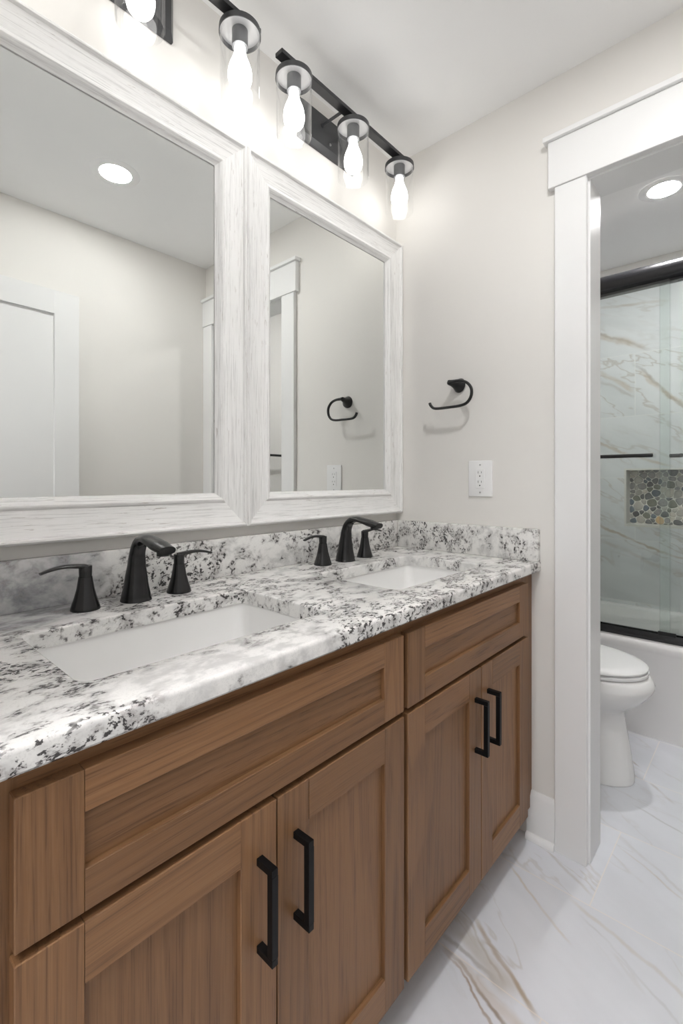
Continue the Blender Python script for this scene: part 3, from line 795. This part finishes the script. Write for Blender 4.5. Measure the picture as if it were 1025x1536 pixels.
# pebbles: relaxed Voronoi cells, shrunk, rounded and domed
px0, px1, pz0, pz1 = NX0 + w_, NX1 - w_, NZ0 + .012, NZ1 - w_
rnd = random.Random(11)
seeds = []
tries = 0
while len(seeds) < 230 and tries < 60000:
    tries += 1
    p = (rnd.uniform(px0, px1), rnd.uniform(pz0, pz1)); rr = rnd.uniform(.022, .037)
    if all((p[0] - q[0]) ** 2 + (p[1] - q[1]) ** 2 > (.5 * (rr + q[2])) ** 2 * 1.0 for q in seeds): seeds.append((p[0], p[1], rr))
def cell(i):
    x, z, ri = seeds[i]
    poly = [(px0, pz0), (px1, pz0), (px1, pz1), (px0, pz1)]
    for j, (a, b, rj) in enumerate(seeds):
        if j == i or abs(a - x) > .09 or abs(b - z) > .09: continue
        dx, dz = a - x, b - z; L = math.hypot(dx, dz); f = min(.7, max(.3, .5 + (ri * ri - rj * rj) / (2 * L * L)))
        m = (x + dx * f, z + dz * f); out = []
        for k in range(len(poly)):
            p, q = poly[k], poly[(k + 1) % len(poly)]
            sp = (p[0] - m[0]) * dx + (p[1] - m[1]) * dz; sq = (q[0] - m[0]) * dx + (q[1] - m[1]) * dz
            if sp <= 0: out.append(p)
            if sp * sq < 0:
                tt = sp / (sp - sq); out.append((p[0] + (q[0] - p[0]) * tt, p[1] + (q[1] - p[1]) * tt))
        poly = out
        if len(poly) < 3: return []
    return poly
bm = bmesh.new()
for i in range(len(seeds)):
    poly = cell(i)
    if len(poly) < 3: continue
    for _ in range(3):
        q = []
        for k in range(len(poly)):
            a, b = poly[k], poly[(k + 1) % len(poly)]
            q += [(a[0] * .75 + b[0] * .25, a[1] * .75 + b[1] * .25), (a[0] * .25 + b[0] * .75, a[1] * .25 + b[1] * .75)]
        poly = q
    cx = sum(p[0] for p in poly) / len(poly); cz = sum(p[1] for p in poly) / len(poly)
    size = max(math.hypot(p[0] - cx, p[1] - cz) for p in poly)
    if size < .004: continue
    sh = max(.5, 1 - .0019 / size)
    mat = rnd.choices(range(8), [2.5, 4, 3, 5, 5, 2.5, 3, .4])[0]
    rings = [[Vector((cx + (p[0] - cx) * s_, YB + .0945 - h, cz + (p[1] - cz) * s_)) for p in poly] for s_, h in ((sh, 0), (sh, .002), (sh * .93, .0038), (sh * .75, .0050), (sh * .4, .0056))]
    loft(bm, rings, True, True, mat=mat)
obj('pebble_tile', bm, [M['peb%d' % i] for i in range(8)], ni, smooth=60)

# ================================================================== TOILET
to = thing('toilet', 'white elongated toilet seen past the door casing', 'toilet', (.40, 2.10, 0))
yc = 2.10
def egg(xb, xf, hw, z, cx=None, n=40, pw=2.0):
    cx = cx if cx is not None else xb + (xf - xb) * .45
    pts = []
    for i in range(n):
        t_ = 2 * math.pi * i / n; c_, s_ = math.cos(t_), math.sin(t_)
        a = (xf - cx) if c_ >= 0 else (cx - xb); e = 2 / (pw if c_ >= 0 else 2.8)
        pts.append(Vector((cx + a * math.copysign(abs(c_) ** e, c_), yc + hw * math.copysign(abs(s_) ** (2 / 2.2), s_), z)))
    return pts
bm = bmesh.new()
sec = [(.16, .735, .118, 0.002), (.16, .7355, .1185, .012), (.16, .731, .115, .05), (.16, .722, .109, .11), (.16, .712, .105, .17), (.16, .703, .102, .225), (.17, .699, .104, .258),
       (.19, .708, .118, .275), (.21, .735, .140, .295), (.225, .768, .163, .325), (.235, .790, .178, .352), (.24, .800, .184, .372), (.24, .801, .1845, .381), (.24, .796, .182, .395), (.24, .788, .180, .408), (.25, .780, .176, .4135)]
loft(bm, [egg(a, b, h, z, cx=.50, pw=2.15) for a, b, h, z in sec], True, True)
bowl = obj('bowl', bm, M['porcelain'], to, smooth=60)
bm = bmesh.new(); loft(bm, [egg(a, b, h, z, cx=.50) for a, b, h, z in ((.25, .776, .178, .4185), (.248, .781, .181, .421), (.248, .781, .181, .4290), (.25, .777, .178, .4315))], True, True)
obj('seat', bm, M['plastic'], to, smooth=40)
bm = bmesh.new(); loft(bm, [egg(a, b, h, z, cx=.50) for a, b, h, z in ((.25, .773, .176, .4365), (.246, .779, .180, .4385), (.246, .779, .180, .4440), (.25, .770, .174, .4520), (.28, .735, .150, .4575), (.36, .64, .08, .4600))], True, True)
obj('lid', bm, M['plastic'], to, smooth=40)
for s in (-1, 1):
    bm = box(.236, .262, yc + s * .07 - .016, yc + s * .07 + .016, .414, .452, bev=.004); obj('hinge', bm, M['plastic'], to, smooth=40)
bm = bmesh.new()
loft(bm, [rrect(.03, .23, yc - .19 - o, yc + .19 + o, .03, z, 6) for o, z in ((-.02, .36), (0, .40), (.012, .73), (.012, .745))], True, True)
bm_box(bm, .10, .25, yc - .10, yc + .10, .30, .37, bev=.01)
tank = obj('tank', bm, M['porcelain'], to, smooth=40)
bm = bmesh.new(); loft(bm, [rrect(.022, .242, yc - .212, yc + .212, .03, z, 6) for z in (.7455, .775)] + [rrect(.027, .237, yc - .207, yc + .207, .03, .782, 6)], True, True); obj('tank_lid', bm, M['porcelain'], tank, smooth=40)
bm = bmesh.new(); lathe(bm, (0, yc - .13, .68), [(.012, .236), (.012, .25)], 16, 'x'); sweep(bm, [Vector((.253, yc - .13, .68)), Vector((.256, yc - .09, .676)), Vector((.256, yc - .05, .672))], .004, .007, (1, 0, 0), 12); obj('flush_lever', bm, M['steel'], tank, smooth=40)

# ================================================================== TOILET PAPER (reflected in the shower glass)
tx, tz, ty = .485, .655, YW + WT
h = thing('toilet_paper_holder', 'black toilet paper holder reflected in the shower glass', 'toilet paper holder', (tx, ty, tz))
bm = bmesh.new()
lathe(bm, (tx + .115, ty, tz + .03), [(.025, .0005), (.025, .004), (.012, .02), (.010, .072)], 24, 'y')
P = [Vector((tx + .115, ty + .07, tz + .03)), Vector((tx + .10, ty + .072, tz + .03)), Vector((tx - .075, ty + .072, tz + .03))]
sweep(bm, P, .007, .007, (0, 0, 1), 14)
obj('arm', bm, M['black'], h, smooth=40)
bm = bmesh.new()
cy, cz = ty + .072, tz - .008 + .03 - .011
prof = [(.020, tx - .055), (.052, tx - .055), (.052, tx + .055), (.020, tx + .055)]
lathe(bm, (0, cy, cz), prof, 40, 'x', cap0=False, cap1=False)
lathe(bm, (0, cy, cz), [(.020, tx - .055), (.020, tx + .055)], 40, 'x', cap0=False, cap1=False)
b = bmesh.new(); bm_box(b, tx - .055, tx + .055, cy + .0505, cy + .0520, cz - .085, cz)
merge(bm, b)
ro = obj('toilet_paper_roll', bm, M['paper'], None, smooth=40)
ro['label'] = 'white toilet paper roll on its black holder, reflected in the shower glass'; ro['category'] = 'toilet paper'

# black towel bar on the right wall of the toilet room, seen through the doorway in the right mirror
tb = thing('towel_bar', 'black towel bar on the toilet room wall, a thin line in the right mirror', 'towel bar', (W, 2.17, 1.33))
bm = bmesh.new(); lathe(bm, (W - .06, 0, 1.33), [(.006, 1.93), (.008, 1.932), (.008, 2.408), (.006, 2.41)], 16, 'y'); obj('rod', bm, M['black'], tb, smooth=40)
for y in (1.95, 2.39):
    bm = bmesh.new(); lathe(bm, (0, y, 1.33), [(.009, W - .066), (.010, W - .05), (.012, W - .02), (.022, W - .006), (.022, W - .0005)], 20, 'x'); obj('bracket', bm, M['black'], tb, smooth=40)
